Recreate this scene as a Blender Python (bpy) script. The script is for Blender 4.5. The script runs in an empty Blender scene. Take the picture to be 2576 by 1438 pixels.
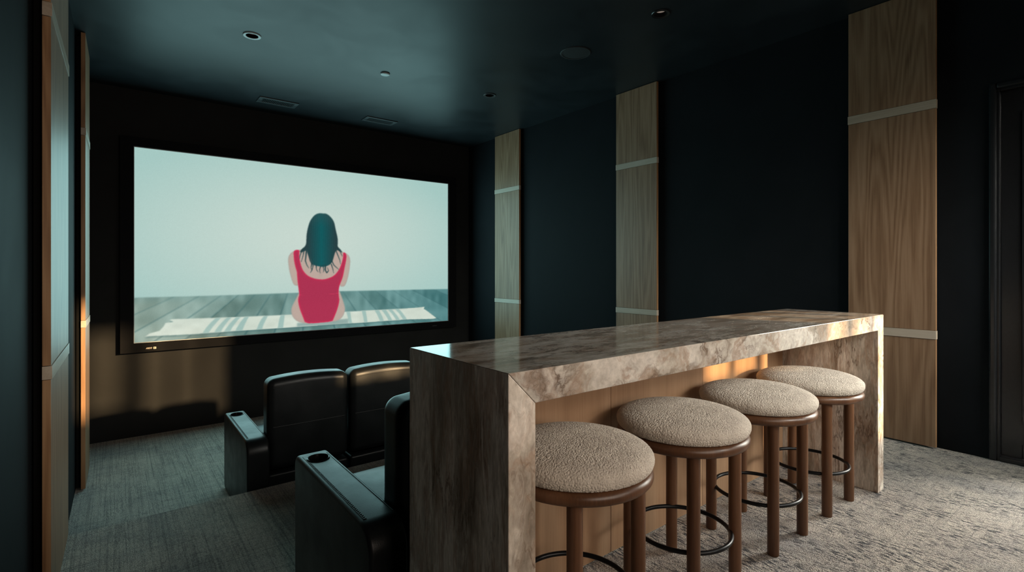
import bpy, bmesh, math, random
import numpy as np
from mathutils import Vector, Matrix, noise
random.seed(7)
C = bpy.context.scene.collection
SC = bpy.context.scene
PI = math.pi

# ------------------------------------------------------------------ room dimensions (metres)
ZF, ZM = -0.58, -0.29            # front floor, middle platform (rear floor is 0)
YF, YM = 3.86, 1.60              # nosing of the middle platform, of the rear floor
YS, YB = 6.83, -1.20             # screen wall, back wall
XR, H = 4.45, 3.15               # right wall, ceiling
def xface(y): return -0.170 - 0.0135 * (6.1 - y)     # face of the left wall's wood panels
LT = math.atan(0.0135)                                # the left wall is a touch out of square

# ------------------------------------------------------------------ helpers
def link(name, me, mat=None, parent=None):
    o = bpy.data.objects.new(name, me); C.objects.link(o)
    if mat is not None and me is not None and not me.materials: me.materials.append(mat)
    if parent is not None: o.parent = parent
    return o
def shade(me, ang=35):
    me.shade_smooth(); me.set_sharp_from_angle(angle=math.radians(ang))
def obj(name, bm, mat=None, parent=None, ang=35):
    bmesh.ops.recalc_face_normals(bm, faces=bm.faces[:])
    me = bpy.data.meshes.new(name); bm.to_mesh(me); bm.free()
    shade(me, ang)
    return link(name, me, mat, parent)
def thing(name, label, cat, loc=(0, 0, 0), rz=0.0, group=None):
    o = bpy.data.objects.new(name, None); C.objects.link(o)
    o.location = loc; o.rotation_euler = (0, 0, rz); o.empty_display_size = 0.1
    o['label'] = label; o['category'] = cat
    if group: o['group'] = group
    return o
def struct(o, label=None, cat=None):
    o['kind'] = 'structure'
    if label: o['label'] = label
    if cat: o['category'] = cat
    return o
def copy_tree(root, loc, label):
    r = root.copy(); C.objects.link(r); r.location = loc; r['label'] = label
    for ch in list(root.children):
        c = ch.copy(); C.objects.link(c); c.parent = r
        for g in list(ch.children):
            q = g.copy(); C.objects.link(q); q.parent = c
    return r
def box(bm, x0, x1, y0, y1, z0, z1, bev=0.0, seg=2):
    v = [bm.verts.new(p) for p in ((x0,y0,z0),(x1,y0,z0),(x1,y1,z0),(x0,y1,z0),(x0,y0,z1),(x1,y0,z1),(x1,y1,z1),(x0,y1,z1))]
    fs = [bm.faces.new([v[i] for i in f]) for f in ((3,2,1,0),(4,5,6,7),(0,1,5,4),(1,2,6,5),(2,3,7,6),(3,0,4,7))]
    if bev > 0:
        es = list({e for f in fs for e in f.edges})
        bmesh.ops.bevel(bm, geom=es, offset=bev, segments=seg, profile=0.5, affect='EDGES')
def bx(*a, **k):
    bm = bmesh.new(); box(bm, *a, **k); return bm
def tube(bm, pts, r, seg=8, closed=False, cap=True):
    pts = [Vector(p) for p in pts]; n = len(pts); rings = []
    up = None
    for i, p in enumerate(pts):
        a = pts[(i - 1) % n] if (closed or i > 0) else p
        b = pts[(i + 1) % n] if (closed or i < n - 1) else p
        t = (b - a).normalized()
        if up is None:
            up = Vector((0, 0, 1)) if abs(t.z) < 0.9 else Vector((1, 0, 0))
        s = t.cross(up).normalized(); u = s.cross(t).normalized(); up = u
        rings.append([bm.verts.new(p + (s * math.cos(k * 2 * PI / seg) + u * math.sin(k * 2 * PI / seg)) * r) for k in range(seg)])
    m = n if closed else n - 1
    for i in range(m):
        A, B = rings[i], rings[(i + 1) % n]
        for k in range(seg):
            bm.faces.new((A[k], A[(k + 1) % seg], B[(k + 1) % seg], B[k]))
    if cap and not closed:
        bm.faces.new(rings[0][::-1]); bm.faces.new(rings[-1])
def lathe(bm, prof, seg=48, c=(0, 0, 0), close=False):
    rings = []
    for r, z in prof:
        if r < 1e-6: rings.append([bm.verts.new((c[0], c[1], c[2] + z))])
        else: rings.append([bm.verts.new((c[0] + r * math.cos(k * 2 * PI / seg), c[1] + r * math.sin(k * 2 * PI / seg), c[2] + z)) for k in range(seg)])
    pairs = list(zip(rings[:-1], rings[1:]))
    if close: pairs.append((rings[-1], rings[0]))
    for A, B in pairs:
        for k in range(seg):
            a0, a1 = A[k % len(A)], A[(k + 1) % len(A)]
            b0, b1 = B[k % len(B)], B[(k + 1) % len(B)]
            q = []
            for w in (a0, a1, b1, b0):
                if w not in q: q.append(w)
            if len(q) >= 3: bm.faces.new(q)
def rbox(sx, sy, sz, r, n=4, m=(4, 4, 4), deform=None, c=(0, 0, 0)):
    """rounded box with a subdivided skin; deform(x,y,z in -1..1 of half sizes, vector) may move each vertex"""
    bm = bmesh.new()
    hs = (sx / 2, sy / 2, sz / 2)
    axes = []
    for h, mm in zip(hs, m):
        rr = min(r, h * 0.999)
        a = [rr * math.tan(k * PI / 4 / n) for k in range(n + 1)]
        mid = [-(h - rr) + 2 * (h - rr) * k / mm for k in range(mm + 1)]
        L = [-(h - rr) - q for q in a[::-1]][:-1] + mid + [(h - rr) + q for q in a][1:]
        axes.append(L)
    V = {}
    def vert(i, j, k):
        key = (i, j, k)
        if key in V: return V[key]
        p = Vector((axes[0][i], axes[1][j], axes[2][k]))
        inn = Vector([max(-(h - min(r, h * .999)), min(h - min(r, h * .999), q)) for h, q in zip(hs, p)])
        d = p - inn
        if d.length > 1e-9: p = inn + d.normalized() * min(r, min(hs) * .999)
        if deform: p = deform(p.x / hs[0], p.y / hs[1], p.z / hs[2], p)
        V[key] = bm.verts.new(p + Vector(c)); return V[key]
    nx, ny, nz = [len(a) - 1 for a in axes]
    for i in range(nx):
        for j in range(ny):
            for k in (0, nz):
                bm.faces.new((vert(i,j,k), vert(i+1,j,k), vert(i+1,j+1,k), vert(i,j+1,k)))
    for i in range(nx):
        for k in range(nz):
            for j in (0, ny):
                bm.faces.new((vert(i,j,k), vert(i+1,j,k), vert(i+1,j,k+1), vert(i,j,k+1)))
    for j in range(ny):
        for k in range(nz):
            for i in (0, nx):
                bm.faces.new((vert(i,j,k), vert(i,j+1,k), vert(i,j+1,k+1), vert(i,j,k+1)))
    return bm
def extrude_yz(poly, x0, x1):
    bm = bmesh.new()
    A = [bm.verts.new((x0, y, z)) for y, z in poly]; B = [bm.verts.new((x1, y, z)) for y, z in poly]
    n = len(poly)
    bm.faces.new(A); bm.faces.new(B[::-1])
    for i in range(n): bm.faces.new((A[i], B[i], B[(i+1) % n], A[(i+1) % n]))
    return bm
def bake(o, ang=35):
    """apply an object's modifiers"""
    dg = bpy.context.evaluated_depsgraph_get(); dg.update()
    me = bpy.data.meshes.new_from_object(o.evaluated_get(dg))
    o.modifiers.clear(); o.data = me; shade(me, ang)
def arc(cy, cz, r, a0, a1, n):
    return [(cy + r * math.cos(math.radians(a0 + (a1 - a0) * k / n)), cz + r * math.sin(math.radians(a0 + (a1 - a0) * k / n))) for k in range(n + 1)]

# ------------------------------------------------------------------ materials (all node based)
class NT:
    def __init__(s, name):
        s.m = bpy.data.materials.new(name); s.m.use_nodes = True
        s.t = s.m.node_tree; s.n = s.t.nodes; s.l = s.t.links
        s.b = s.n['Principled BSDF']; s.out = s.n['Material Output']
    def new(s, typ, **k):
        n = s.n.new(typ)
        for a, v in k.items(): setattr(n, a, v)
        return n
    def pos(s, scale=(1, 1, 1), rot=(0, 0, 0)):
        g = s.new('ShaderNodeNewGeometry'); mp = s.new('ShaderNodeMapping')
        mp.inputs['Scale'].default_value = scale; mp.inputs['Rotation'].default_value = rot
        s.l.new(g.outputs['Position'], mp.inputs['Vector']); return mp.outputs[0]
    def local(s, scale=(1, 1, 1)):
        g = s.new('ShaderNodeTexCoord'); mp = s.new('ShaderNodeMapping')
        mp.inputs['Scale'].default_value = scale
        s.l.new(g.outputs['Object'], mp.inputs['Vector']); return mp.outputs[0]
    def noise(s, vec, scale=5, detail=4, rough=.5, dist=0.0):
        n = s.new('ShaderNodeTexNoise'); n.inputs['Scale'].default_value = scale
        n.inputs['Detail'].default_value = detail; n.inputs['Roughness'].default_value = rough
        n.inputs['Distortion'].default_value = dist
        s.l.new(vec, n.inputs['Vector']); return n
    def ramp(s, fac, stops, interp='LINEAR'):
        r = s.new('ShaderNodeValToRGB'); r.color_ramp.interpolation = interp
        el = r.color_ramp.elements
        while len(el) < len(stops): el.new(0.5)
        for e, (p, c) in zip(el, stops):
            e.position = p; e.color = (c[0], c[1], c[2], 1) if not isinstance(c, (int, float)) else (c, c, c, 1)
        s.l.new(fac, r.inputs[0]); return r.outputs[0]
    def mix(s, fac, a, b, mode='MIX'):
        m = s.new('ShaderNodeMix', data_type='RGBA', blend_type=mode)
        for sock, v in ((m.inputs[0], fac), (m.inputs[6], a), (m.inputs[7], b)):
            if hasattr(v, 'is_output'): s.l.new(v, sock)
            elif isinstance(v, (int, float)): sock.default_value = v if sock == m.inputs[0] else (v, v, v, 1)
            else: sock.default_value = (*v, 1)
        return m.outputs[2]
    def math(s, op, a, b=0.0):
        m = s.new('ShaderNodeMath', operation=op)
        for sock, v in ((m.inputs[0], a), (m.inputs[1], b)):
            if hasattr(v, 'is_output'): s.l.new(v, sock)
            else: sock.default_value = v
        return m.outputs[0]
    def vadd(s, a, b):
        m = s.new('ShaderNodeVectorMath', operation='ADD')
        s.l.new(a, m.inputs[0]); s.l.new(b, m.inputs[1]); return m.outputs[0]
    def vscale(s, a, k):
        m = s.new('ShaderNodeVectorMath', operation='SCALE')
        s.l.new(a, m.inputs[0]); m.inputs['Scale'].default_value = k; return m.outputs[0]
    def bump(s, h, strength=.2, dist=.01):
        b = s.new('ShaderNodeBump'); b.inputs['Strength'].default_value = strength; b.inputs['Distance'].default_value = dist
        s.l.new(h, b.inputs['Height']); s.l.new(b.outputs[0], s.b.inputs['Normal'])
    def set(s, col=None, rough=None, metal=None, spec=None):
        if col is not None:
            if hasattr(col, 'is_output'): s.l.new(col, s.b.inputs['Base Color'])
            else: s.b.inputs['Base Color'].default_value = (*col, 1)
        if rough is not None:
            if hasattr(rough, 'is_output'): s.l.new(rough, s.b.inputs['Roughness'])
            else: s.b.inputs['Roughness'].default_value = rough
        if metal is not None: s.b.inputs['Metallic'].default_value = metal
        if spec is not None: s.b.inputs['Specular IOR Level'].default_value = spec
        return s.m

def mat_paint(name, col, rough, spec=.5, var=.15):
    t = NT(name)
    n = t.noise(t.pos((1.1, 1.1, 1.1)), 2.2, 5, .55, .6)
    f = t.ramp(n.outputs['Fac'], [(0.3, 1 - var), (0.7, 1 + var)])
    c = t.mix(1.0, col, f, 'MULTIPLY')
    g = t.noise(t.pos(), 420, 2, .5)
    t.bump(g.outputs['Fac'], .08, .0006)
    rr = t.ramp(n.outputs['Fac'], [(0.3, rough - .03), (0.7, rough + .03)])
    return t.set(c, rr, spec=spec)
def mat_plain(name, col, rough=.5, metal=0.0, spec=.5):
    t = NT(name)
    n = t.noise(t.pos(), 60, 3)
    f = t.ramp(n.outputs['Fac'], [(0.3, .94), (0.7, 1.06)])
    return t.set(t.mix(1.0, col, f, 'MULTIPLY'), rough, metal, spec)
def mat_wood(name, dark, mid, light, rough=.45, cathedral=1.0, axis='z', fine=1.0):
    t = NT(name)
    lo, hi = .55, 9.0
    sc = {'z': (hi, hi, lo), 'y': (hi, lo, hi), 'x': (lo, hi, hi)}[axis]
    p = t.pos(sc)
    w = t.noise(t.pos(tuple(k * .35 for k in sc)), 1.0, 3, .5)
    # slow cathedral figure
    band = t.math('SINE', t.math('MULTIPLY', w.outputs['Fac'], 120.0 * cathedral), 0)
    band = t.math('MULTIPLY_ADD', band, .5); t.n[-1].inputs[2].default_value = .5
    g1 = t.noise(p, 3.0, 6, .62, .35)
    g2 = t.noise(t.pos(tuple(k * 9 for k in (sc[0], sc[1], sc[2] * .35)) if axis == 'z' else tuple(k * 6 for k in sc)), 2.0, 4, .6)
    a = t.math('MULTIPLY', band, .22)
    a = t.math('ADD', a, t.math('MULTIPLY', g1.outputs['Fac'], .46))
    a = t.math('ADD', a, t.math('MULTIPLY', g2.outputs['Fac'], .42 * fine))
    col = t.ramp(a, [(.30, dark), (.52, mid), (.76, light)])
    t.bump(g2.outputs['Fac'], .12, .001)
    return t.set(col, rough, spec=.4)
def mat_marble(name, sc, gain=1.0, rough=.075, spec=.5):
    t = NT(name)
    p = t.pos(sc)
    wv = t.noise(p, 2.2, 5, .6)
    pw = t.vadd(p, t.vscale(wv.outputs['Color'], .62))
    big = t.noise(pw, 2.6, 8, .62)
    med = t.noise(pw, 5.5, 7, .62, .4)
    col = t.ramp(big.outputs['Fac'], [(.30, (.15, .12, .092)), (.41, (.28, .235, .19)), (.48, (.42, .37, .315)), (.56, (.58, .53, .475)), (.64, (.36, .315, .27)), (.74, (.56, .515, .46))])
    rust = t.ramp(med.outputs['Fac'], [(.48, 0.0), (.57, .62), (.64, .1), (.8, 0.0)])
    col = t.mix(rust, col, (.29, .185, .125))
    v1 = t.noise(pw, 3.2, 9, .60, .6)
    d = t.math('ABSOLUTE', t.math('SUBTRACT', v1.outputs['Fac'], .5))
    vein = t.ramp(d, [(0.0, .85), (.012, .4), (.04, 0.0)])
    br = t.noise(t.pos(), 4.0, 3)
    vein = t.mix(1.0, vein, t.ramp(br.outputs['Fac'], [(.40, 0.0), (.58, 1.0)]), 'MULTIPLY')
    col = t.mix(vein, col, (.09, .052, .032))
    fine = t.noise(p, 38, 5, .65)
    col = t.mix(1.0, col, t.ramp(fine.outputs['Fac'], [(.3, .80 * gain), (.7, 1.14 * gain)]), 'MULTIPLY')
    rr = t.ramp(fine.outputs['Fac'], [(.3, rough), (.7, rough * 1.35)])
    return t.set(col, rr, spec=spec)
def mat_carpet(name):
    t = NT(name)
    big = t.noise(t.pos((1.0, .6, 1)), 2.0, 6, .65, .4)
    base = t.ramp(big.outputs['Fac'], [(.30, (.37, .36, .355)), (.48, (.58, .53, .475)), (.68, (.74, .675, .585))])
    dark = (.075, .08, .09)
    gz = t.new('ShaderNodeNewGeometry'); sz = t.new('ShaderNodeSeparateXYZ'); t.l.new(gz.outputs['Position'], sz.inputs[0])
    low = t.ramp(t.math('MULTIPLY', sz.outputs['Z'], -1.0), [(.05, 0.0), (.12, 1.0)])
    # threads that run down the room, shorter ones across it
    thr = t.noise(t.pos((90, 1.5, 40)), 1.0, 3, .6)
    base = t.mix(t.ramp(thr.outputs['Fac'], [(.54, 0.0), (.70, .38)]), base, dark)
    crs = t.noise(t.pos((4.0, 95, 40)), 1.0, 3, .6)
    base = t.mix(t.ramp(crs.outputs['Fac'], [(.54, 0.0), (.70, .38)]), base, dark)
    dash = t.noise(t.pos((100, 21, 60)), 1.0, 2, .55)
    patch = t.noise(t.pos((1.6, 1, 1)), 3.4, 4, .65)
    dm = t.mix(1.0, t.ramp(dash.outputs['Fac'], [(.49, 0.0), (.57, 1.0)]), t.ramp(patch.outputs['Fac'], [(.38, .10), (.58, 1.0)]), 'MULTIPLY')
    dm = t.mix(1.0, dm, t.mix(low, (1, 1, 1), (.30, .30, .30)), 'MULTIPLY')
    base = t.mix(dm, base, dark)
    fl = t.noise(t.pos((120, 1.1, 60)), 1.0, 2, .5)
    base = t.mix(t.mix(1.0, t.ramp(fl.outputs['Fac'], [(.50, 0.0), (.66, .36)]), low, 'MULTIPLY'), base, dark)
    fc = t.noise(t.pos((2.2, 130, 60)), 1.0, 2, .5)
    base = t.mix(t.mix(1.0, t.ramp(fc.outputs['Fac'], [(.52, 0.0), (.68, .30)]), low, 'MULTIPLY'), base, dark)
    cell = t.new('ShaderNodeTexVoronoi'); cell.inputs['Scale'].default_value = 1.0
    t.l.new(t.pos((165, 200, 165)), cell.inputs['Vector'])
    base = t.mix(1.0, base, t.ramp(cell.outputs['Distance'], [(.1, 1.2), (.8, .55)]), 'MULTIPLY')
    t.bump(t.math('SUBTRACT', 1.0, cell.outputs['Distance']), .9, .004)
    t.b.inputs['Sheen Weight'].default_value = .08
    return t.set(base, .95, spec=.1)
def mat_leather(name, col, rough):
    t = NT(name)
    v = t.new('ShaderNodeTexVoronoi'); v.inputs['Scale'].default_value = 260
    t.l.new(t.pos(), v.inputs['Vector'])
    n = t.noise(t.pos(), 7, 4, .6)
    h = t.math('ADD', t.math('MULTIPLY', v.outputs['Distance'], .25), t.math('MULTIPLY', n.outputs['Fac'], .9))
    t.bump(h, .16, .004)
    c = t.mix(1.0, col, t.ramp(n.outputs['Fac'], [(.3, .85), (.7, 1.15)]), 'MULTIPLY')
    return t.set(c, t.ramp(n.outputs['Fac'], [(.3, rough - .05), (.7, rough + .06)]), spec=.26)
def mat_boucle(name):
    t = NT(name)
    n = t.noise(t.local(), 16, 4, .6)
    c = t.ramp(n.outputs['Fac'], [(.3, (.50, .44, .375)), (.7, (.64, .57, .49))])
    f = t.noise(t.local(), 330, 3, .6)
    c = t.mix(1.0, c, t.ramp(f.outputs['Fac'], [(.3, .72), (.65, 1.08)]), 'MULTIPLY')
    t.bump(f.outputs['Fac'], .5, .003)
    t.b.inputs['Sheen Weight'].default_value = .15
    return t.set(c, .95, spec=.15)
def mat_glass(name):
    t = NT(name); t.n.remove(t.b)
    tr = t.new('ShaderNodeBsdfTransparent'); tr.inputs[0].default_value = (.93, .95, .94, 1)
    gl = t.new('ShaderNodeBsdfGlossy'); gl.inputs['Roughness'].default_value = .02
    fr = t.new('ShaderNodeFresnel'); fr.inputs[0].default_value = 1.45
    mx = t.new('ShaderNodeMixShader')
    t.l.new(fr.outputs[0], mx.inputs[0]); t.l.new(tr.outputs[0], mx.inputs[1]); t.l.new(gl.outputs[0], mx.inputs[2])
    t.l.new(mx.outputs[0], t.out.inputs[0]); return t.m

M = dict(
    wall=mat_paint('wall_paint', (.0095, .0115, .014), .72, .08),
    wallfront=mat_paint('sun_lifted_wall_paint', (.0180, .0182, .0182), .7, .08),  # wall colour lifted here so the sun patch comes out brighter
    ceil=mat_paint('ceiling_paint', (.018, .023, .027), .43, .19, .25),
    wood=mat_wood('oak_veneer', (.165, .088, .048), (.262, .152, .088), (.345, .217, .136)),
    woodedge=mat_wood('oak_edge', (.20, .10, .045), (.30, .16, .075), (.38, .22, .11), .5),
    band=mat_wood('pale_oak_strip', (.37, .295, .22), (.45, .37, .29), (.53, .45, .37), .4, .3, 'y'),
    barwood=mat_wood('bar_oak', (.28, .160, .088), (.36, .216, .126), (.43, .272, .166), .5, .25),
    walnut=mat_wood('walnut', (.058, .024, .011), (.094, .041, .019), (.135, .062, .03), .34, .4),
    marble=mat_marble('bar_stone', (1.0, 3.4, 1.15)), marbleside=mat_marble('bar_stone_side', (1.3, 3.6, .62), 1.35, .22, .25),
    carpet=mat_carpet('carpet'),
    leather=mat_leather('black_leather', (.008, .009, .010), .38),
    thread=mat_plain('dark_thread', (.012, .012, .012), .6),
    lthread=mat_plain('grey_thread', (.07, .07, .07), .6),
    boucle=mat_boucle('boucle'),
    blackmetal=mat_plain('black_metal', (.012, .012, .013), .32, 0.6),
    blackpaint=mat_plain('black_satin_paint', (.014, .015, .017), .26),
    velvet=mat_plain('black_velvet', (.006, .006, .007), .9, spec=.15),
    ctrim=mat_plain('grey_trim', (.42, .46, .48), .4),
    dark=mat_plain('dark_grey', (.03, .032, .035), .5),
    void=mat_plain('black_void', (.004, .004, .004), .9, spec=.1),
    lens=mat_plain('frosted_lens', (.42, .36, .30), .35),
    lensdim=mat_plain('glowing_lens', (.42, .36, .30), .35),
    grille=mat_plain('grille_black', (.014, .016, .018), .7),
    vent=mat_plain('vent_paint', (.03, .037, .042), .45),
    glass=mat_glass('window_glass'),
    silver=mat_plain('logo_silver', (.75, .66, .55), .35),
    dimlogo=mat_plain('logo_dim', (.05, .055, .06), .4),
)

def set_glow(m, col, k):
    p = m.node_tree.nodes['Principled BSDF']; p.inputs['Emission Color'].default_value = (*col, 1); p.inputs['Emission Strength'].default_value = k
set_glow(M['lens'], (1.0, .85, .75), .035); set_glow(M['lensdim'], (1.0, .80, .68), .17)

# ------------------------------------------------------------------ room shell
def cylinder_cutter(x, y, z0, z1, r):
    bm = bmesh.new(); lathe(bm, [(0, z0), (r, z0), (r, z1), (0, z1)], 48, (x, y, 0)); return bm
def cut(o, bms):
    for k, bm in enumerate(bms):
        bmesh.ops.recalc_face_normals(bm, faces=bm.faces[:])
        me = bpy.data.meshes.new('cutter'); bm.to_mesh(me); bm.free()
        q = bpy.data.objects.new('cutter', me); C.objects.link(q)
        m = o.modifiers.new('b', 'BOOLEAN'); m.operation = 'DIFFERENCE'; m.object = q; m.solver = 'EXACT'
    qs = [m.object for m in o.modifiers if m.type == 'BOOLEAN']
    bake(o)
    for q in qs: bpy.data.objects.remove(q)

# stepped carpeted floor, with soft nosings
prof = [(YB - .15, 0.0)]
prof += arc(YM - .02, -.02, .02, 90, 0, 4) + [(YM, ZM)]
prof += arc(YF - .025, ZM - .025, .025, 90, 0, 5) + [(YF, ZF)]
prof += [(YS + .15, ZF), (YS + .15, ZF - .2), (YB - .15, ZF - .2)]
floor = struct(obj('floor', extrude_yz(prof, -.60, XR + .15), M['carpet'], ang=50))
DL = [(0.904, 4.652), (3.26, 2.357), (3.291, 4.625)]
ceiling = struct(obj('ceiling', bx(-.60, XR + .15, YB - .15, YS + .15, H, H + .25), M['ceil']))
cut(ceiling, [cylinder_cutter(x, y, H - .05, H + .14, .056) for x, y in DL])
struct(obj('wall_front', bx(-.60, XR + .15, YS, YS + .15, ZF, H), M['wallfront']))
# left wall: a slab turned by LT about the z axis
def left_pt(y, off):                       # point 'off' metres behind the panel faces, at depth y
    return Vector((xface(y) - off, y, 0))
bm = bmesh.new()
q = [left_pt(YB - .15, .065), left_pt(YS + .15, .065), left_pt(YS + .15, .215), left_pt(YB - .15, .215)]
A = [bm.verts.new((v.x, v.y, ZF)) for v in q]; B = [bm.verts.new((v.x, v.y, H)) for v in q]
bm.faces.new(A); bm.faces.new(B)
for i in range(4): bm.faces.new((A[i], A[(i + 1) % 4], B[(i + 1) % 4], B[i]))
struct(obj('wall_left', bm, M['wall']))
# right wall with a door opening
DY0, DY1, DZ = -.27, .675, 2.37
bm = bmesh.new()
box(bm, XR, XR + .15, DY1, YS, ZF, H)
box(bm, XR, XR + .15, YB, DY0, 0, H)
box(bm, XR, XR + .15, DY0, DY1, DZ, H)
struct(obj('wall_right', bm, M['wall']))
# back wall behind the camera with unseen windows added to shape the sun
SUN_WINS = [((2.30, 2.84, 1.76, 2.70), []), ((3.03, 3.38, 1.84, 2.70), []), ((3.50, 4.07, 1.33, 2.70), [(3.79, .045)]), ((4.10, 4.30, .86, 2.70), [])]
bm = bmesh.new()
y0, y1 = YB - .12, YB
xs = -.45
for w, _ in SUN_WINS:
    box(bm, xs, w[0], y0, y1, 0, H)
    box(bm, w[0], w[1], y0, y1, 0, w[2]); box(bm, w[0], w[1], y0, y1, w[3], H)
    xs = w[1]
box(bm, xs, XR, y0, y1, 0, H)
struct(obj('wall_back', bm, M['wall']))
def window(name, w, mull):
    t = struct(thing(name, 'unseen dark framed window added in the back wall to shape the sun', 'window', (0, YB - .06, 0)))
    bm = bmesh.new(); e = .018
    box(bm, w[0], w[1], -.03, .03, w[2], w[2] + e); box(bm, w[0], w[1], -.03, .03, w[3] - e, w[3])
    box(bm, w[0], w[0] + e, -.03, .03, w[2] + e, w[3] - e); box(bm, w[1] - e, w[1], -.03, .03, w[2] + e, w[3] - e)
    for xm, wd in mull: box(bm, xm - wd / 2, xm + wd / 2, -.03, .03, w[2] + e, w[3] - e)
    obj('window_frame', bm, M['blackpaint'], t)
    obj('window_pane', bx(w[0] + e, w[1] - e, -.004, .004, w[2] + e, w[3] - e), M['glass'], t)
for k, (w, mu) in enumerate(SUN_WINS): window('window_%d' % (k + 1), w, mu)
# door in the right wall: casing, jamb, leaf with glass, threshold
d = struct(thing('door_1', 'black framed glass door at the right edge of the photo', 'door', (XR, 0, 0)))
def ring_yz(x0, x1, ya, yb, za, zb, wd, bev=.004, bottom=True):
    bm = bmesh.new()
    box(bm, x0, x1, ya, ya + wd, za, zb, bev); box(bm, x0, x1, yb - wd, yb, za, zb, bev)
    box(bm, x0, x1, ya + wd, yb - wd, zb - wd, zb, bev)
    if bottom: box(bm, x0, x1, ya + wd, yb - wd, za, za + wd, bev)
    return bm
obj('casing', ring_yz(-.022, .02, DY0 - .035, DY1 + .035, .0, DZ + .035, .036, .011, False), M['blackpaint'], d, 20)
obj('jamb', ring_yz(.0, .13, DY0, DY1, .0, DZ, .014, .003, False), M['blackpaint'], d, 20)
obj('threshold', bx(-.012, .12, DY0 + .014, DY1 - .014, 0, .03, .006), M['blackpaint'], d, 20)
obj('door_leaf', ring_yz(.035, .08, DY0 + .0145, DY1 - .0145, .031, DZ - .0145, .0985, .003), M['blackpaint'], d, 20)
bm = bmesh.new(); box(bm, .035, .08, DY0 + .11, DY1 - .11, .12, .262); 
box(bm, .035, .08, DY0 + .11, DY1 - .11, 2.20, DZ - .10)
obj('door_rail', bm, M['blackpaint'], d, 20)
obj('glazing_bead', ring_yz(.028, .08, DY0 + .112, DY1 - .112, .25, 2.215, .014, .003), M['blackpaint'], d, 20)
obj('door_pane', bx(.055, .061, DY0 + .124, DY1 - .124, .26, 2.205), M['glass'], d)
bm = bmesh.new(); tube(bm, [(-.02, DY0 + .075, 1.05), (-.02, DY0 + .19, 1.05)], .009, 12); tube(bm, [(-.02, DY0 + .075, 1.05), (.036, DY0 + .075, 1.05)], .009, 12)
obj('door_handle', bm, M['blackmetal'], d)

# ------------------------------------------------------------------ oak wall panels with two pale bands
BANDS = ((.745, .802), (2.312, 2.372))
def wall_panel(loc, rz, side, y0, y1, zb, label):
    """side +1: panel faces -x (right wall); -1: faces +x (left wall). local y along the wall, x=0 the panel face."""
    t = thing('wall_panel', label, 'wall panel', loc, rz, 'oak wall panels')
    s = side
    def b(xa, xb, *r, **k):
        xa, xb = sorted((s * xa, s * xb)); return bx(xa, xb, *r, **k)
    for za, zc in ((zb + .012, BANDS[0][0] - .002), (BANDS[0][1] + .002, BANDS[1][0] - .002), (BANDS[1][1] + .002, H - .004)):
        bm = b(0, .029, y0, y1, za, zc, bev=.0015)
        o = obj('board', bm, M['wood'], t, 20)
        o.data.materials.append(M['woodedge'])
        for p in o.data.polygons:
            if abs(p.normal.y) > .9: p.material_index = 1
    for za, zc in BANDS:
        obj('band', b(-.004, .029, y0 - .003, y1 + .003, za, zc, bev=.001), M['band'], t, 20)
    obj('backing', b(.029, .059, y0 + .03, y1 - .03, zb + .02, H - .03), M['void'], t)
    return t
PX = 4.39
wall_panel((PX, 0, 0), 0, 1, .968, 1.490, 0, 'tall oak wall panel on the right wall, nearest the door')
wall_panel((PX, 0, 0), 0, 1, 3.222, 3.758, ZM, 'middle of the three oak wall panels on the right wall')
wall_panel((PX, 0, 0), 0, 1, 5.475, 6.039, ZF, 'oak wall panel on the right wall closest to the screen')
for ya, yb, zb, lab in ((2.97, 3.83, ZM, 'nearer of the two oak panels on the left wall, at the left edge'),
                        (5.43, 6.05, ZF, 'narrow looking oak panel on the left wall beside the screen')):
    L = (yb - ya)
    wall_panel((xface(ya), ya, 0), -LT, -1, 0, L, zb, lab)

# ------------------------------------------------------------------ ceiling fixtures
def downlight(x, y, trim, label, lens):
    t = thing('downlight', label, 'ceiling light', (x, y, H), 0, 'recessed ceiling lights')
    bm = bmesh.new(); lathe(bm, [(.046, .002), (.068, .0), (.069, -.004), (.066, -.008), (.048, -.006)], 56, close=True)
    obj('trim_ring', bm, trim, t)
    bm = bmesh.new(); lathe(bm, [(.047, -.004), (.0465, .03), (.042, .055), (.0385, .055), (.0388, .024), (.0455, -.004)], 56, close=True)
    obj('baffle', bm, M['void'], t)
    bm = bmesh.new(); lathe(bm, [(0, .020), (.02, .021), (.0385, .024), (.0385, .065), (0, .065)], 40)
    obj('lens', bm, lens, t)
downlight(*DL[0], M['ctrim'], 'recessed ceiling light with pale grey trim ring above the left half of the screen', M['lens'])
downlight(*DL[1], M['blackpaint'], 'black recessed ceiling light at the top of the photo above the bar', M['lensdim'])
downlight(*DL[2], M['dark'], 'small dark recessed ceiling light near the right wall beyond the speaker', M['lens'])
t = thing('smoke_detector', 'small round pale sensor disc in the middle of the ceiling', 'smoke detector', (2.116, 4.751, H))
bm = bmesh.new(); lathe(bm, [(0, -.016), (.036, -.016), (.043, -.012), (.044, -.004)], 40); obj('cover', bm, M['ctrim'], t)
bm = bmesh.new(); lathe(bm, [(.0, -.004), (.047, -.004), (.047, 0), (0, 0)], 40); obj('base', bm, M['dark'], t)
t = thing('ceiling_speaker', 'round black flush speaker grille in the dark ceiling', 'speaker', (3.254, 3.253, H))
bm = bmesh.new(); lathe(bm, [(0, -.004), (.10, -.005), (.118, -.004), (.118, 0), (0, 0)], 64); obj('grille', bm, M['grille'], t)
bm = bmesh.new(); lathe(bm, [(.118, -.007), (.132, -.007), (.136, -.003), (.136, 0), (.118, 0)], 64, close=True); obj('rim', bm, M['grille'], t)
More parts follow.
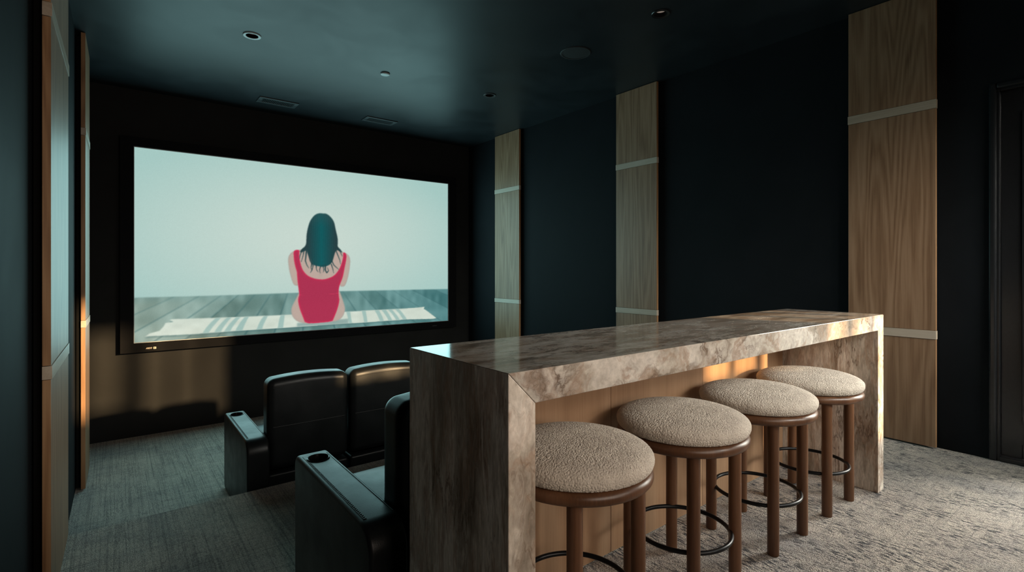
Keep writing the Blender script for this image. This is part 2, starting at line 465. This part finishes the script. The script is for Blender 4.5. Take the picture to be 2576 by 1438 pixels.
def vent(x0, x1, y0, y1, label):
    cx, cy = (x0 + x1) / 2, (y0 + y1) / 2; a, b = (x1 - x0) / 2, (y1 - y0) / 2
    t = thing('ceiling_vent', label, 'air vent', (cx, cy, H), 0, 'ceiling vents above the screen')
    bm = bmesh.new(); w = .042; z0, z1 = -.012, 0
    box(bm, -a, a, -b, -b + w, z0, z1, .003); box(bm, -a, a, b - w, b, z0, z1, .003)
    box(bm, -a, -a + w, -b + w, b - w, z0, z1, .003); box(bm, a - w, a, -b + w, b - w, z0, z1, .003)
    obj('frame', bm, M['vent'], t)
    obj('backing', bx(-a + w, a - w, -b + w, b - w, -.002, -.0005), M['void'], t)
    bm = bmesh.new(); n = 20
    for k in range(n):
        xx = -a + w + (2 * a - 2 * w) * (k + .5) / n
        box(bm, xx - .003, xx + .003, -b + w - .002, b - w + .002, -.010, -.003)
    obj('louver', bm, M['vent'], t)
vent(1.288, 1.708, 6.215, 6.43, 'left black slotted air vent in the ceiling above the screen')
vent(2.520, 2.935, 6.19, 6.40, 'right black slotted air vent in the ceiling above the screen')

# ------------------------------------------------------------------ projection screen
SX0, SX1, SZ0, SZ1, SY = .171, 4.048, .430, 2.531, 6.79
scr = thing('projection_screen', 'wide lit projection screen in a black frame on the front wall, showing a seated woman', 'screen', ((SX0 + SX1) / 2, YS, SZ0))
scr.location = (0, 0, 0)
FX0, FX1, FZ0, FZ1 = .056, 4.163, .335, 2.626
bm = bmesh.new()
def mitre(o4, i4):                                   # one mitred, bevelled frame bar from outer to inner edge
    yf, yb = 6.735, YS
    P = [(o4[0][0], yb, o4[0][1]), (o4[1][0], yb, o4[1][1]), (i4[1][0], yb, i4[1][1]), (i4[0][0], yb, i4[0][1])]
    Q = [(x, yf, z) for x, _, z in P]
    Q[2] = (P[2][0], yf + .02, P[2][2]); Q[3] = (P[3][0], yf + .02, P[3][2])
    A = [bm.verts.new(p) for p in P]; B = [bm.verts.new(p) for p in Q]
    bm.faces.new(A); bm.faces.new(B)
    for i in range(4): bm.faces.new((A[i], A[(i+1) % 4], B[(i+1) % 4], B[i]))
oc = [(FX0, FZ0), (FX1, FZ0), (FX1, FZ1), (FX0, FZ1)]; ic = [(SX0, SZ0), (SX1, SZ0), (SX1, SZ1), (SX0, SZ1)]
for k in range(4): mitre((oc[k], oc[(k+1) % 4]), (ic[k], ic[(k+1) % 4]))
obj('screen_frame', bm, M['velvet'], scr, 10)
bm = bmesh.new(); e = .006
for a in ((SX0, SX1, SZ0, SZ0 + e), (SX0, SX1, SZ1 - e, SZ1), (SX0, SX0 + e, SZ0 + e, SZ1 - e), (SX1 - e, SX1, SZ0 + e, SZ1 - e)):
    box(bm, a[0], a[1], SY - .012, SY + .01, a[2], a[3])
obj('lit_bevel_strip', bm, M['ctrim'], scr)  # pale strip colours in the light caught by the frame's inner bevel
def text(s, x, z, y, width, height, mat, parent, name, shear=0.0):
    cu = bpy.data.curves.new('t', 'FONT'); cu.body = s; cu.size = .04; cu.extrude = .001; cu.shear = shear; cu.offset = .0006
    o = bpy.data.objects.new('t', cu); C.objects.link(o)
    dg = bpy.context.evaluated_depsgraph_get(); dg.update()
    me = bpy.data.meshes.new_from_object(o.evaluated_get(dg)); bpy.data.objects.remove(o); bpy.data.curves.remove(cu)
    xs = [v.co.x for v in me.vertices]; ys = [v.co.y for v in me.vertices]
    me.transform(Matrix.Diagonal((width / (max(xs) - min(xs)), height / (max(ys) - min(ys)), 1, 1)) @ Matrix.Translation((-min(xs), -min(ys), 0)))
    me.transform(Matrix.Translation((x, y, z)) @ Matrix.Rotation(PI / 2, 4, 'X')); me.materials.clear()
    return link(name, me, mat, parent)
text('AREDO', .274, .365, 6.7335, .055, .017, M['silver'], scr, 'maker_logo', .45)
bm = bmesh.new(); box(bm, .342, .366, 6.7325, 6.735, .361, .383); em = obj('resolution_badge', bm, M['silver'], scr)
text('4K', .3455, .3655, 6.7315, .017, .013, M['blackpaint'], em, 'badge_text')
text('AREDO', 3.742, .370, 6.7335, .080, .016, M['dimlogo'], scr, 'dim_logo', .35)

PIC = {"arm_l":[[438,493],[424,490],[409,473],[402,446],[402,420],[405,374],[409,341],[414,308],[419,284],[426,277],[435,277],[442,334],[445,427]],"arm_r":[[577,486],[592,480],[603,462],[607,438],[606,402],[603,360],[598,317],[590,275],[583,265],[570,266],[566,332],[569,430]],"back":[[419,483],[438,493],[459,509],[550,513],[581,486],[594,473],[592,430],[583,346],[550,304],[463,306],[430,341],[421,427]],"hips":[[437,244],[430,211],[421,181],[414,155],[411,132],[413,105],[419,82],[430,62],[445,51],[463,44],[543,46],[566,52],[579,71],[587,99],[589,130],[583,169],[575,212],[567,251]],"suit":[[428,494],[420,487],[419,473],[420,434],[424,394],[430,357],[430,334],[432,294],[435,247],[437,220],[434,207],[433,187],[435,160],[440,126],[449,82],[456,46],[499,44],[545,49],[548,61],[556,95],[564,136],[569,178],[567,206],[566,227],[567,255],[571,283],[579,317],[583,346],[587,388],[592,430],[594,466],[589,482],[582,484],[582,458],[579,430],[573,395],[564,363],[550,335],[535,322],[517,313],[499,314],[481,321],[463,337],[450,364],[443,394],[438,434],[436,467],[438,492]],"hair":[[506,725],[491,718],[479,696],[470,668],[465,637],[461,603],[459,569],[459,536],[456,519],[449,505],[442,493],[438,480],[445,478],[454,488],[461,490],[466,468],[472,442],[477,411],[484,400],[495,396],[510,390],[524,394],[539,408],[546,429],[551,464],[556,492],[562,498],[571,489],[580,479],[575,497],[569,508],[562,521],[564,549],[562,583],[558,611],[554,646],[551,673],[543,697],[532,716],[521,725],[514,722]],"strands":[[[449,501],[443,481],[439,457],[437,437]],[[452,495],[449,461],[443,421]],[[460,502],[458,461],[456,428],[461,401],[467,384]],[[466,475],[472,428],[481,401],[478,374],[472,355]],[[491,401],[492,374],[497,359]],[[521,401],[521,370],[526,354],[532,367],[528,386]],[[543,429],[550,402],[561,384],[567,374]],[[556,499],[565,458],[571,430],[572,409]],[[562,507],[572,486],[579,458]],[[506,398],[502,374],[504,352]],[[541,408],[546,381],[549,354]],[[477,415],[474,387],[477,367]],[[513,401],[516,374],[514,355]],[[463,489],[470,448],[477,401]]],"towel":[[87,113],[183,109],[285,106],[409,105],[494,103],[587,105],[682,106],[848,107],[896,111],[893,97],[908,80],[948,26],[932,22],[819,30],[671,28],[551,29],[449,28],[354,28],[235,28],[137,26],[46,30],[25,30],[36,45],[59,56],[68,77],[73,95],[92,98],[83,108]],"stripes":[[[198,108],[189,92],[181,76],[174,60],[168,43],[163,27],[179,27],[184,43],[190,60],[197,76],[204,92],[212,108]],[[227,107],[219,92],[211,76],[204,60],[198,44],[193,27],[211,28],[215,44],[220,60],[226,76],[232,91],[240,107]],[[252,107],[244,91],[236,75],[230,60],[224,44],[219,28],[236,28],[240,44],[245,60],[251,75],[257,91],[265,106]],[[276,106],[269,90],[263,75],[258,59],[253,44],[250,28],[269,28],[272,44],[275,59],[279,75],[283,90],[288,106]],[[330,105],[324,90],[319,75],[315,59],[312,44],[308,28],[325,28],[327,44],[330,59],[334,75],[338,90],[342,105]],[[379,105],[377,90],[375,74],[373,59],[372,44],[370,28],[387,28],[388,44],[389,59],[390,74],[391,90],[392,105]],[[592,105],[595,90],[597,75],[599,60],[601,44],[602,29],[613,29],[612,44],[610,60],[609,75],[608,90],[606,106]],[[648,106],[650,91],[652,75],[654,60],[655,45],[657,29],[669,29],[668,45],[667,60],[665,75],[664,91],[662,106]],[[695,106],[700,91],[705,76],[709,60],[713,45],[716,30],[731,30],[728,45],[725,60],[721,76],[716,91],[712,106]],[[721,106],[728,91],[734,76],[740,60],[745,45],[749,30],[764,30],[760,45],[755,61],[750,76],[744,91],[738,107]],[[746,107],[754,91],[762,76],[768,61],[774,45],[779,30],[794,30],[789,45],[783,61],[776,76],[769,91],[761,107]],[[774,107],[782,91],[790,76],[796,61],[802,45],[807,30],[822,30],[817,46],[811,61],[805,76],[797,92],[789,107]]],"horizon":[[-5,232],[137,231],[274,232],[414,234],[570,237],[762,235],[1008,232]],"vp":[462,577],"seams":[[-47,246],[24,242],[100,237],[159,234],[212,231],[255,228],[302,225],[347,223],[399,220],[453,217],[520,213],[591,209],[652,205],[723,201],[798,197],[888,191],[1006,184],[1148,176]]}
def picture():
    nx, ny = 560, 304
    u = np.linspace(0, 1000, nx); v = np.linspace(0, 1000, ny)
    U, V = np.meshgrid(u, v); x = U.ravel(); y = V.ravel()
    def inside(poly):
        r = np.zeros(x.shape, bool); n = len(poly)
        xs = [p[0] for p in poly]; ys = [p[1] for p in poly]
        k = (x > min(xs) - 1) & (x < max(xs) + 1) & (y > min(ys) - 1) & (y < max(ys) + 1)
        xx, yy = x[k], y[k]; c = np.zeros(xx.shape, bool)
        for i in range(n):
            x0, y0 = poly[i]; x1, y1 = poly[(i + 1) % n]
            if y0 == y1: continue
            m = (y0 > yy) != (y1 > yy)
            c ^= m & (xx < (x1 - x0) * (yy - y0) / (y1 - y0) + x0)
        r[k] = c; return r
    inside0 = inside
    def inside(poly):                                # 3x3 supersampled coverage
        nonlocal x, y
        X, Y = x, y; acc = np.zeros(x.shape)
        for ex in (-.7, 0, .7):
            for ey in (-1.25, 0, 1.25):
                x, y = X + ex, Y + ey; acc += inside0(poly)
        x, y = X, Y
        return acc / 9
    def blur(a, n=1):
        a = a.reshape(ny, nx).astype(float)
        for _ in range(n):
            p = np.pad(a, 1, mode='edge')
            a = (p[1:-1, 1:-1] * 2 + p[:-2, 1:-1] + p[2:, 1:-1] + p[1:-1, :-2] + p[1:-1, 2:]) / 6
        return a.ravel()
    def smooth(poly, it=2):                          # Chaikin corner cutting
        for _ in range(it):
            q = []
            for i in range(len(poly)):
                a = poly[i]; b = poly[(i + 1) % len(poly)]
                q += [(a[0] * .75 + b[0] * .25, a[1] * .75 + b[1] * .25), (a[0] * .25 + b[0] * .75, a[1] * .25 + b[1] * .75)]
            poly = q
        return poly
    def seg(pts, w0, w1):                            # distance mask of a tapered stroke
        best = np.full(x.shape, 9.0)
        ax = 1.845
        for i in range(len(pts) - 1):
            (x0, y0), (x1, y1) = pts[i], pts[i + 1]
            dx, dy = (x1 - x0) * ax, y1 - y0; L = dx * dx + dy * dy + 1e-9
            tt = np.clip(((x - x0) * ax * dx + (y - y0) * dy) / L, 0, 1)
            dd = np.hypot((x - x0) * ax - tt * dx, (y - y0) - tt * dy)
            w = w0 + (w1 - w0) * (i + tt) / (len(pts) - 1)
            best = np.minimum(best, dd / w)
        return np.clip(1.5 - best, 0, 1)
    col = np.zeros((x.size, 3))
    def paint(mask, c):
        c = np.asarray(c, float); m = mask[:, None]
        col[:] = col * (1 - m) + c * m
    rng = np.random.RandomState(3)
    def lowf(sx, sy, seed):                          # smooth value noise
        r = np.random.RandomState(seed); g = r.rand(sy + 2, sx + 2)
        fx = x / 1000 * sx; fy = y / 1000 * sy
        ix = np.clip(fx.astype(int), 0, sx); iy = np.clip(fy.astype(int), 0, sy); tx = fx - ix; ty = fy - iy
        tx = tx * tx * (3 - 2 * tx); ty = ty * ty * (3 - 2 * ty)
        return (g[iy, ix] * (1 - tx) + g[iy, ix + 1] * tx) * (1 - ty) + (g[iy + 1, ix] * (1 - tx) + g[iy + 1, ix + 1] * tx) * ty
    # sky
    r = np.hypot((x - 480) / 620, (y - 560) / 560)
    f = np.clip(r, 0, 1)[:, None] ** 1.5
    col[:] = np.array((199, 215, 206)) * (1 - f) + np.array((164, 199, 193)) * f
    f = np.clip((x - 560) / 440, 0, 1)[:, None] * np.clip(1 - y / 700, 0, 1)[:, None]
    col[:] = col * (1 - .5 * f) + np.array((168, 202, 196)) * .5 * f
    # deck
    hz = np.interp(x, [p[0] for p in PIC['horizon']], [p[1] for p in PIC['horizon']])
    deck = blur(np.clip((hz - y) / 6 + .5, 0, 1), 1)
    vx, vy = PIC['vp']
    k = (x - vx) / np.maximum(vy - y, 1)
    ks = np.array([(sx - vx) / (vy - sy) for sx, sy in PIC['seams']])
    idx = np.searchsorted(ks, k)
    tone = rng.rand(len(ks) + 2)[idx]
    tone = tone * .6 + .4 * lowf(30, 9, 21)
    depth = np.clip((hz - y) / 230, 0, 1)
    L = np.clip(x / 1000, 0, 1)[:, None]
    dc = np.array((134, 156, 146)) * (1 - L) + np.array((78, 128, 130)) * L
    dc = dc + (tone[:, None] - .5) * 52 + (lowf(60, 18, 5)[:, None] - .5) * 30
    lc = np.clip((160 - x) / 200, 0, 1)[:, None] * depth[:, None]
    dc = dc * (1 - .35 * lc) + np.array((170, 185, 170)) * .35 * lc
    dk = np.min(np.abs(k[:, None] - ks[None, :]), axis=1) * (vy - y)
    sm = blur(np.clip(1.5 - dk / 2.2, 0, 1), 2) * (.35 + .45 * depth)
    dc = dc * (1 - sm[:, None]) + np.array((58, 100, 102)) * sm[:, None]
    haze = np.clip(1 - (hz - y) / 40, 0, 1)[:, None]
    dc = dc * (1 - .25 * haze) + np.array((110, 155, 155)) * .25 * haze
    m = deck[:, None]; col[:] = col * (1 - m) + dc * m
    # towel
    shadow = blur(inside([(a, b - 7) for a, b in PIC['towel']]), 3) * .5
    paint(shadow, (60, 100, 102))
    tw = blur(inside(PIC['towel']), 1)
    tx = np.array((206, 217, 204)) + (lowf(40, 40, 8)[:, None] - .5) * 14
    m = tw[:, None]; col[:] = col * (1 - m) + tx * m
    for s in PIC['stripes']: paint(blur(inside(s), 1) * .85 * tw, (150, 184, 178))
    # body
    skin = np.array((186, 166, 155))
    def skinpaint(poly, side=0):
        mk = blur(inside(smooth(poly)), 1); inner = blur(mk, 7)
        edge = np.clip((1 - inner) * 1.6, 0, 1)[:, None]
        c = skin * (1 - .30 * edge) + np.array((120, 140, 138)) * .30 * edge
        m = mk[:, None]; col[:] = col * (1 - m) + c * m
    paint(blur(inside([(430, 52), (600, 60), (600, 30), (430, 30)]), 4) * .5, (80, 120, 122))
    skinpaint(PIC['hips']); skinpaint(PIC['arm_l']); skinpaint(PIC['arm_r']); skinpaint(PIC['back'])
    sk = np.clip(1 - np.abs(x - 505) / 10, 0, 1) * np.clip((y - 310) / 60, 0, 1) * np.clip((430 - y) / 60, 0, 1)
    paint(sk * .18, (130, 120, 115))
    mk = blur(inside(smooth(PIC['suit'], 1)), 1); inner = blur(mk, 14)
    g = np.clip((inner - .55) * 2.2, 0, 1)[:, None]; low = np.clip((330 - y) / 90, 0, 1)[:, None] * np.clip((y - 150) / 60, 0, 1)[:, None]
    sc = np.array((203, 42, 80)) * (1 - .75 * g) + np.array((160, 50, 80)) * .75 * g
    sc = sc * (1 - .1 * low) + np.array((150, 45, 75)) * .1 * low
    m = mk[:, None]; col[:] = col * (1 - m) + sc * m
    paint(seg([(436, 222), (448, 219), (464, 220)], 1.3, .8) * .5, (225, 60, 100)); paint(seg([(532, 220), (552, 222), (566, 226)], .8, 1.3) * .5, (225, 60, 100))
    # hair
    mk = blur(inside(smooth(PIC['hair'], 2)), 1); inner = blur(mk, 10)
    cx = np.clip(1 - np.abs(x - 508) / 46, 0, 1)[:, None]
    top = np.clip((y - 640) / 80, 0, 1)[:, None]
    hc = np.array((36, 62, 66)) * (1 - cx) + np.array((12, 88, 92)) * cx
    hc = hc * (1 - .6 * top) + np.array((52, 80, 82)) * .6 * top
    st = (np.sin(x * .9 + np.sin(y / 60) * 2) * .5 + .5)[:, None] * 8
    hc = hc + (st - 4) * .35
    m = mk[:, None]; col[:] = col * (1 - m) + hc * m
    for i, s in enumerate(PIC['strands']): paint(blur(seg(s, 4.6 if i in (2, 3, 5, 13) else 3.2, 1.2), 1), (34, 66, 70))
    col[:] = np.clip(col + rng.randn(x.size, 1) * 1.2, 0, 255)
    c = col / 255.0
    lin = np.where(c <= .04045, c / 12.92, ((c + .055) / 1.055) ** 2.4)
    # mesh grid
    me = bpy.data.meshes.new('screen_picture')
    co = np.empty((nx * ny, 3), np.float32)
    co[:, 0] = SX0 + (SX1 - SX0) * x / 1000; co[:, 1] = SY; co[:, 2] = SZ0 + (SZ1 - SZ0) * y / 1000
    i = np.arange(nx * ny).reshape(ny, nx)
    quads = np.stack([i[:-1, :-1], i[:-1, 1:], i[1:, 1:], i[1:, :-1]], -1).reshape(-1, 4)
    nq = len(quads)
    me.vertices.add(nx * ny); me.vertices.foreach_set('co', co.ravel())
    me.loops.add(nq * 4); me.loops.foreach_set('vertex_index', quads.ravel().astype(np.int32))
    me.polygons.add(nq); me.polygons.foreach_set('loop_start', np.arange(0, nq * 4, 4, dtype=np.int32))
    me.update(calc_edges=True)
    a = me.color_attributes.new('film', 'FLOAT_COLOR', 'POINT')
    rgba = np.ones((nx * ny, 4), np.float32); rgba[:, :3] = lin
    a.data.foreach_set('color', rgba.ravel())
    t = NT('lit_screen_picture')
    at = t.new('ShaderNodeVertexColor'); at.layer_name = 'film'
    t.l.new(at.outputs[0], t.b.inputs['Emission Color']); t.b.inputs['Emission Strength'].default_value = SCREEN
    t.set((.02, .02, .02), .8, spec=.1)
    return link('screen_picture', me, t.m, scr)
SCREEN = 1.0
picture()

# ------------------------------------------------------------------ stone bar
BX0, BX1, BY0, BY1, BH = .747, 3.372, .972, 1.492, .970
TH, LW = .084, .086
bar = thing('bar_counter', 'long waterfall bar of veined beige stone with an oak back panel', 'bar', ((BX0 + BX1) / 2, (BY0 + BY1) / 2, 0))
ox, oy = (BX0 + BX1) / 2, (BY0 + BY1) / 2
def mprism(pts):                                     # xz outline (world) pushed through the bar's depth
    bm = bmesh.new()
    A = [bm.verts.new((x - ox, BY0 - oy, z)) for x, z in pts]; B = [bm.verts.new((x - ox, BY1 - oy, z)) for x, z in pts]
    bm.faces.new(A); bm.faces.new(B[::-1]); n = len(pts)
    for i in range(n): bm.faces.new((A[i], B[i], B[(i+1) % n], A[(i+1) % n]))
    bmesh.ops.recalc_face_normals(bm, faces=bm.faces[:])
    bmesh.ops.bevel(bm, geom=bm.edges[:], offset=.0022, segments=2, profile=.5, affect='EDGES')
    return bm
g = .0006
obj('countertop', mprism([(BX0 + g, BH), (BX1 - g, BH), (BX1 - LW, BH - TH), (BX0 + LW, BH - TH)]), M['marble'], bar, 20)
obj('side_panel', mprism([(BX0, 0), (BX0, BH - g), (BX0 + LW - g, BH - TH - g), (BX0 + LW, 0)]), M['marbleside'], bar, 20)
obj('side_panel', mprism([(BX1, 0), (BX1, BH - g), (BX1 - LW + g, BH - TH - g), (BX1 - LW, 0)]), M['marbleside'], bar, 20)
seams = [BX0 + LW + .002, 1.688, 2.393, BX1 - LW - .002]
for a, b in zip(seams[:-1], seams[1:]):
    obj('back_board', bx(a + .0012 - ox, b - .0012 - ox, 1.474 - oy, 1.490 - oy, .004, BH - TH - .002, .001), M['barwood'], bar, 20)

# ------------------------------------------------------------------ bar stools
def make_stool():
    t = thing('bar_stool', '', 'stool', (0, 0, 0), 0, 'bar stools along the bar')
    # cushion: fat domed disc with boucle loops pushed out of its surface
    R, z0, z1 = .250, .598, .684
    prof = []
    n = 26
    prof += [(R - .022, z0)]
    for k in range(9): 
        a = -PI / 2 + (PI / 2) * k / 8
        prof.append((R - .022 + .022 * math.cos(a), z0 + .030 + .030 * math.sin(a)))
    for k in range(1, 61):
        a = (PI / 2) * k / 60
        prof.append((R * math.cos(a) ** .78 if a < PI / 2 - 1e-6 else 0, z0 + .030 + (z1 - z0 - .030) * math.sin(a) ** .90))
    # resample evenly
    P = [Vector((a, 0, b)) for a, b in prof]; L = [0]
    for a, b in zip(P[:-1], P[1:]): L.append(L[-1] + (b - a).length)
    m = int(L[-1] / .0014); res = []; j = 0
    for k in range(m + 1):
        s = L[-1] * k / m
        while j < len(L) - 2 and L[j + 1] < s: j += 1
        f = (s - L[j]) / max(L[j + 1] - L[j], 1e-9); q = P[j].lerp(P[j + 1], min(1, f)); res.append((max(0, q.x), q.z))
    res[-1] = (0, res[-1][1])
    bm = bmesh.new(); lathe(bm, [(0, z0)] + res, 1040)
    bmesh.ops.recalc_face_normals(bm, faces=bm.faces[:]); bm.normal_update()
    for v in bm.verts:
        if v.co.z < z0 + .003: continue
        p = v.co
        d1 = noise.voronoi(p * 215, distance_metric='DISTANCE')[0][0]
        v.co = p + v.normal * (.0026 * (1 - min(1.0, d1 / .75) ** 2) - .0008)
    obj('seat_cushion', bm, M['boucle'], t, ang=180)
    bm = bmesh.new()
    pr = [(0, .556)] + [(.228 + .021 * math.cos(a), .577 + .021 * math.sin(a)) for a in [(-PI / 2) + PI * k / 12 for k in range(13)]] + [(0, .599)]
    lathe(bm, pr, 96); obj('seat_rim', bm, M['walnut'], t)
    for sx, sy in ((-1, -1), (1, -1), (1, 1), (-1, 1)):
        bm = bmesh.new(); lathe(bm, [(0, 0), (.021, 0), (.0235, .003), (.0235, .565), (0, .565)], 28, (sx * .1415, sy * .1435, 0))
        obj('leg', bm, M['walnut'], t)
    bm = bmesh.new(); tube(bm, [(.183 * math.cos(a), .183 * math.sin(a), .20) for a in [2 * PI * k / 72 for k in range(72)]], .0085, 12, closed=True)
    obj('foot_ring', bm, M['blackmetal'], t)
    return t
SXs = [1.178, 1.771, 2.368, 2.929]
labs = ['cream boucle bar stool nearest the camera, partly behind the bar end', 'second cream boucle stool from the near end of the bar',
        'third cream boucle stool from the near end of the bar', 'farthest cream boucle bar stool, beside the lit right leg of the bar']
st = make_stool(); st.location = (SXs[0], 1.183, 0); st['label'] = labs[0]
for xx, lb in zip(SXs[1:], labs[1:]): copy_tree(st, (xx, 1.183, 0), lb)

# ------------------------------------------------------------------ leather recliners
AW, AH, AR, AF = .145, .613, -.08, .85              # arm width, height, rear and front
def make_arm(x0, parent):
    poly = [(AR, .0)] + arc(AR + .10, AH - .10, .10, 180, 90, 8)
    poly += [(.25, AH + .002), (.60, AH + .004)]
    poly += arc(AF - .055, AH - .049, .055, 90, 0, 6)
    poly += [(AF - .002, .06)] + arc(AF - .04, .04, .038, 0, -90, 4)[1:]
    bm = extrude_yz(poly, x0, x0 + AW)
    o = obj('armrest', bm, M['leather'], parent)
    m = o.modifiers.new('v', 'BEVEL'); m.width = .016; m.segments = 4; m.limit_method = 'ANGLE'; m.angle_limit = math.radians(60)
    bake(o, 40)
    cut(o, [cylinder_cutter(x0 + AW / 2, AF - .135, AH - .085, AH + .05, .0455)])
    shade(o.data, 40)
    bm = bmesh.new()
    lathe(bm, [(0, -.078), (.0435, -.078), (.0435, -.004), (.0455, .0045), (.049, .0065), (.0525, .004), (.0525, -.001), (.0455, -.0005), (.0452, -.0805), (0, -.0805)], 48, (x0 + AW / 2, AF - .135, AH + .0035))
    obj('cup_holder', bm, M['blackmetal'], o)
    # stitched seam along both top edges
    bm = bmesh.new()
    zt = lambda y: AH + .0022 + (y - .25) * .0057
    for xs in (x0 + .0165, x0 + AW - .0165):
        tube(bm, [(xs, y, zt(y)) for y in [(.02 + (AF - .10) * k / 24) for k in range(25)]], .0016, 6)
    obj('seam', bm, M['thread'], o)
    bm = bmesh.new()
    for k in range(52):
        y = .02 + k * .0138
        box(bm, x0 + .019, x0 + .027, y, y + .005, zt(y) - .001, zt(y) + .0014)
    obj('stitching', bm, M['thread'], o)
    return o
def make_recliner(arm, label):
    """local: y=0 rear of the back, +y toward the screen, x=0 outer face of the arm"""
    t = thing('theater_recliner', label, 'recliner', (0, 0, 0), 0, 'black leather theater recliners')
    x0, x1 = .150, .738
    w = x1 - x0; cx = (x0 + x1) / 2
    def dome(a, b, c, p):
        top = max(0.0, c)
        p = p.copy()
        p.z += .020 * (1 - a * a) * (top ** 2)                      # crowned top edge
        p.y += (.055 * (max(0, -c - .1)) ** 1.5 if b > 0 else 0)    # fuller toward the seat
        p.y += .012 * max(0, b) * (1 - a * a)
        if b < 0: p.y -= .006 * (1 - a * a) * (1 - c * c)
        return p
    bk = obj('backrest', rbox(w, .182, .655, .052, 6, (10, 4, 10), dome, (cx, .091, .345 + .3275)), M['leather'], t, 60)
    bm = bmesh.new()
    for dz in (0, .011):
        pts = []
        for k in range(25):
            a = -1 + 2 * k / 24
            pts.append((cx + a * (w / 2 - .035), .0005 - .004 * (1 - a * a) + (.004 if dz else 0), .945 + dz + .017 * (1 - a * a)))
        tube(bm, pts, .0014, 6)
    obj('seam', bm, M['thread'], bk)
    bm = bmesh.new()
    tube(bm, [(cx + a * (w / 2 - .035), -.0035 - .0025 * (1 - a * a), .663) for a in [-1 + 2 * k / 24 for k in range(25)]], .0011, 6)
    obj('panel_seam', bm, M['lthread'], bk)
    obj('base', rbox(w, .76, .32, .022, 3, (2, 2, 2), None, (cx, .39, .005 + .16)), M['leather'], t)
    def puff(a, b, c, p):
        p = p.copy()
        if c > 0: p.z += .022 * (1 - a ** 4) * (1 - b ** 4)
        return p
    obj('seat_cushion', rbox(w - .004, .64, .17, .05, 5, (8, 8, 3), puff, (cx, .195 + .32, .325 + .055)), M['leather'], t, 60)
    obj('footrest', rbox(w - .01, .05, .28, .02, 3, (3, 2, 3), None, (cx, .80, .05 + .14)), M['leather'], t)
    if arm == 'left': make_arm(0, t)
    else: make_arm(x1 + .005, t)
    return t
r1 = make_recliner('left', 'front row black leather recliner with cup holder armrest, left seat')
r1.location = (.722, 3.955, ZF)
r2 = make_recliner('right', 'front row black leather recliner half hidden behind the bar, right seat')
r2.location = (.722 + .603, 3.955, ZF)
r3 = copy_tree(r1, (.692, 1.755, ZM), 'second row black leather recliner right beside the bar end, armrest with round cup holder')
def deep(a): return a

# ------------------------------------------------------------------ light: low warm sun and daylight through the windows and the glass door, plus added fill lights
sd = Vector((-.405, 1.0, -.263))
s = bpy.data.lights.new('sun', 'SUN'); s.energy = 13.0; s.angle = math.radians(1.6); s.color = (1.0, .64, .33)
so = bpy.data.objects.new('sun', s); C.objects.link(so); so.rotation_euler = sd.to_track_quat('-Z', 'Y').to_euler(); so.location = (6, -6, 5)
def portal(loc, rot, sx, sy):
    l = bpy.data.lights.new('daylight_portal', 'AREA'); l.shape = 'RECTANGLE'; l.size = sx; l.size_y = sy; l.cycles.is_portal = True
    o = bpy.data.objects.new('daylight_portal', l); C.objects.link(o); o.location = loc; o.rotation_euler = rot
for w, _ in SUN_WINS: portal(((w[0] + w[1]) / 2, YB - .13, (w[2] + w[3]) / 2), (PI / 2, 0, 0), w[1] - w[0], w[3] - w[2])
portal((XR + .16, (DY0 + DY1) / 2, 1.2), (0, PI / 2, 0), 2.4, DY1 - DY0)
wd = bpy.data.worlds.new('sky'); SC.world = wd; wd.use_nodes = True
nt = wd.node_tree; bgn = nt.nodes['Background']
tc = nt.nodes.new('ShaderNodeTexCoord'); sx = nt.nodes.new('ShaderNodeSeparateXYZ'); rp = nt.nodes.new('ShaderNodeValToRGB')
nt.links.new(tc.outputs['Generated'], sx.inputs[0]); nt.links.new(sx.outputs['Z'], rp.inputs[0]); nt.links.new(rp.outputs[0], bgn.inputs[0])
el = rp.color_ramp.elements; el.new(.5); el.new(.5)
for e, (p, c) in zip(el, ((.0, (.02, .018, .015)), (.08, (.16, .145, .125)), (.30, (.60, .56, .51)), (.7, (1.0, .95, .90)))):
    e.position = p; e.color = (*c, 1)
bgn.inputs[1].default_value = 54.0
gl = bpy.data.lights.new('screen_fill', 'AREA'); gl.shape = 'RECTANGLE'; gl.size = 3.86; gl.size_y = 2.08; gl.color = (.46, .96, 1.0); gl.energy = 56  # added area light, boosts what the screen's own emission throws into the room
go = bpy.data.objects.new('screen_fill', gl); C.objects.link(go); go.location = ((SX0 + SX1) / 2, 6.725, (SZ0 + SZ1) / 2); go.rotation_euler = (-PI / 2, 0, 0)

# added soft fill light behind the camera, no window stands there
bl = bpy.data.lights.new('back_fill', 'AREA'); bl.shape = 'RECTANGLE'; bl.size = 1.7; bl.size_y = 1.2; bl.color = (1.0, .84, .70); bl.energy = 15; bl.spread = math.radians(110)
bo = bpy.data.objects.new('back_fill', bl); C.objects.link(bo); bo.location = (1.1, YB + .02, 1.5); bo.rotation_euler = (PI / 2, 0, 0)

# ------------------------------------------------------------------ camera
cam = bpy.data.cameras.new('camera'); co = bpy.data.objects.new('camera', cam); C.objects.link(co)
cam.sensor_width = 36.0; cam.lens = 36.0 * 1287.0 / 2576.0; cam.shift_y = -42.0 / 2576.0; cam.clip_start = .02
co.location = (0, 0, 1.22); co.rotation_euler = (PI / 2, 0, -math.atan2(1003, 1287))
SC.camera = co
SC.view_settings.view_transform = 'Standard'; SC.view_settings.look = 'None'
SC.view_settings.exposure = 0.0; SC.view_settings.gamma = 1.0; SC.view_settings.use_curve_mapping = False
SC.cycles.max_bounces = 8; SC.cycles.diffuse_bounces = 4; SC.cycles.sample_clamp_indirect = 6.0
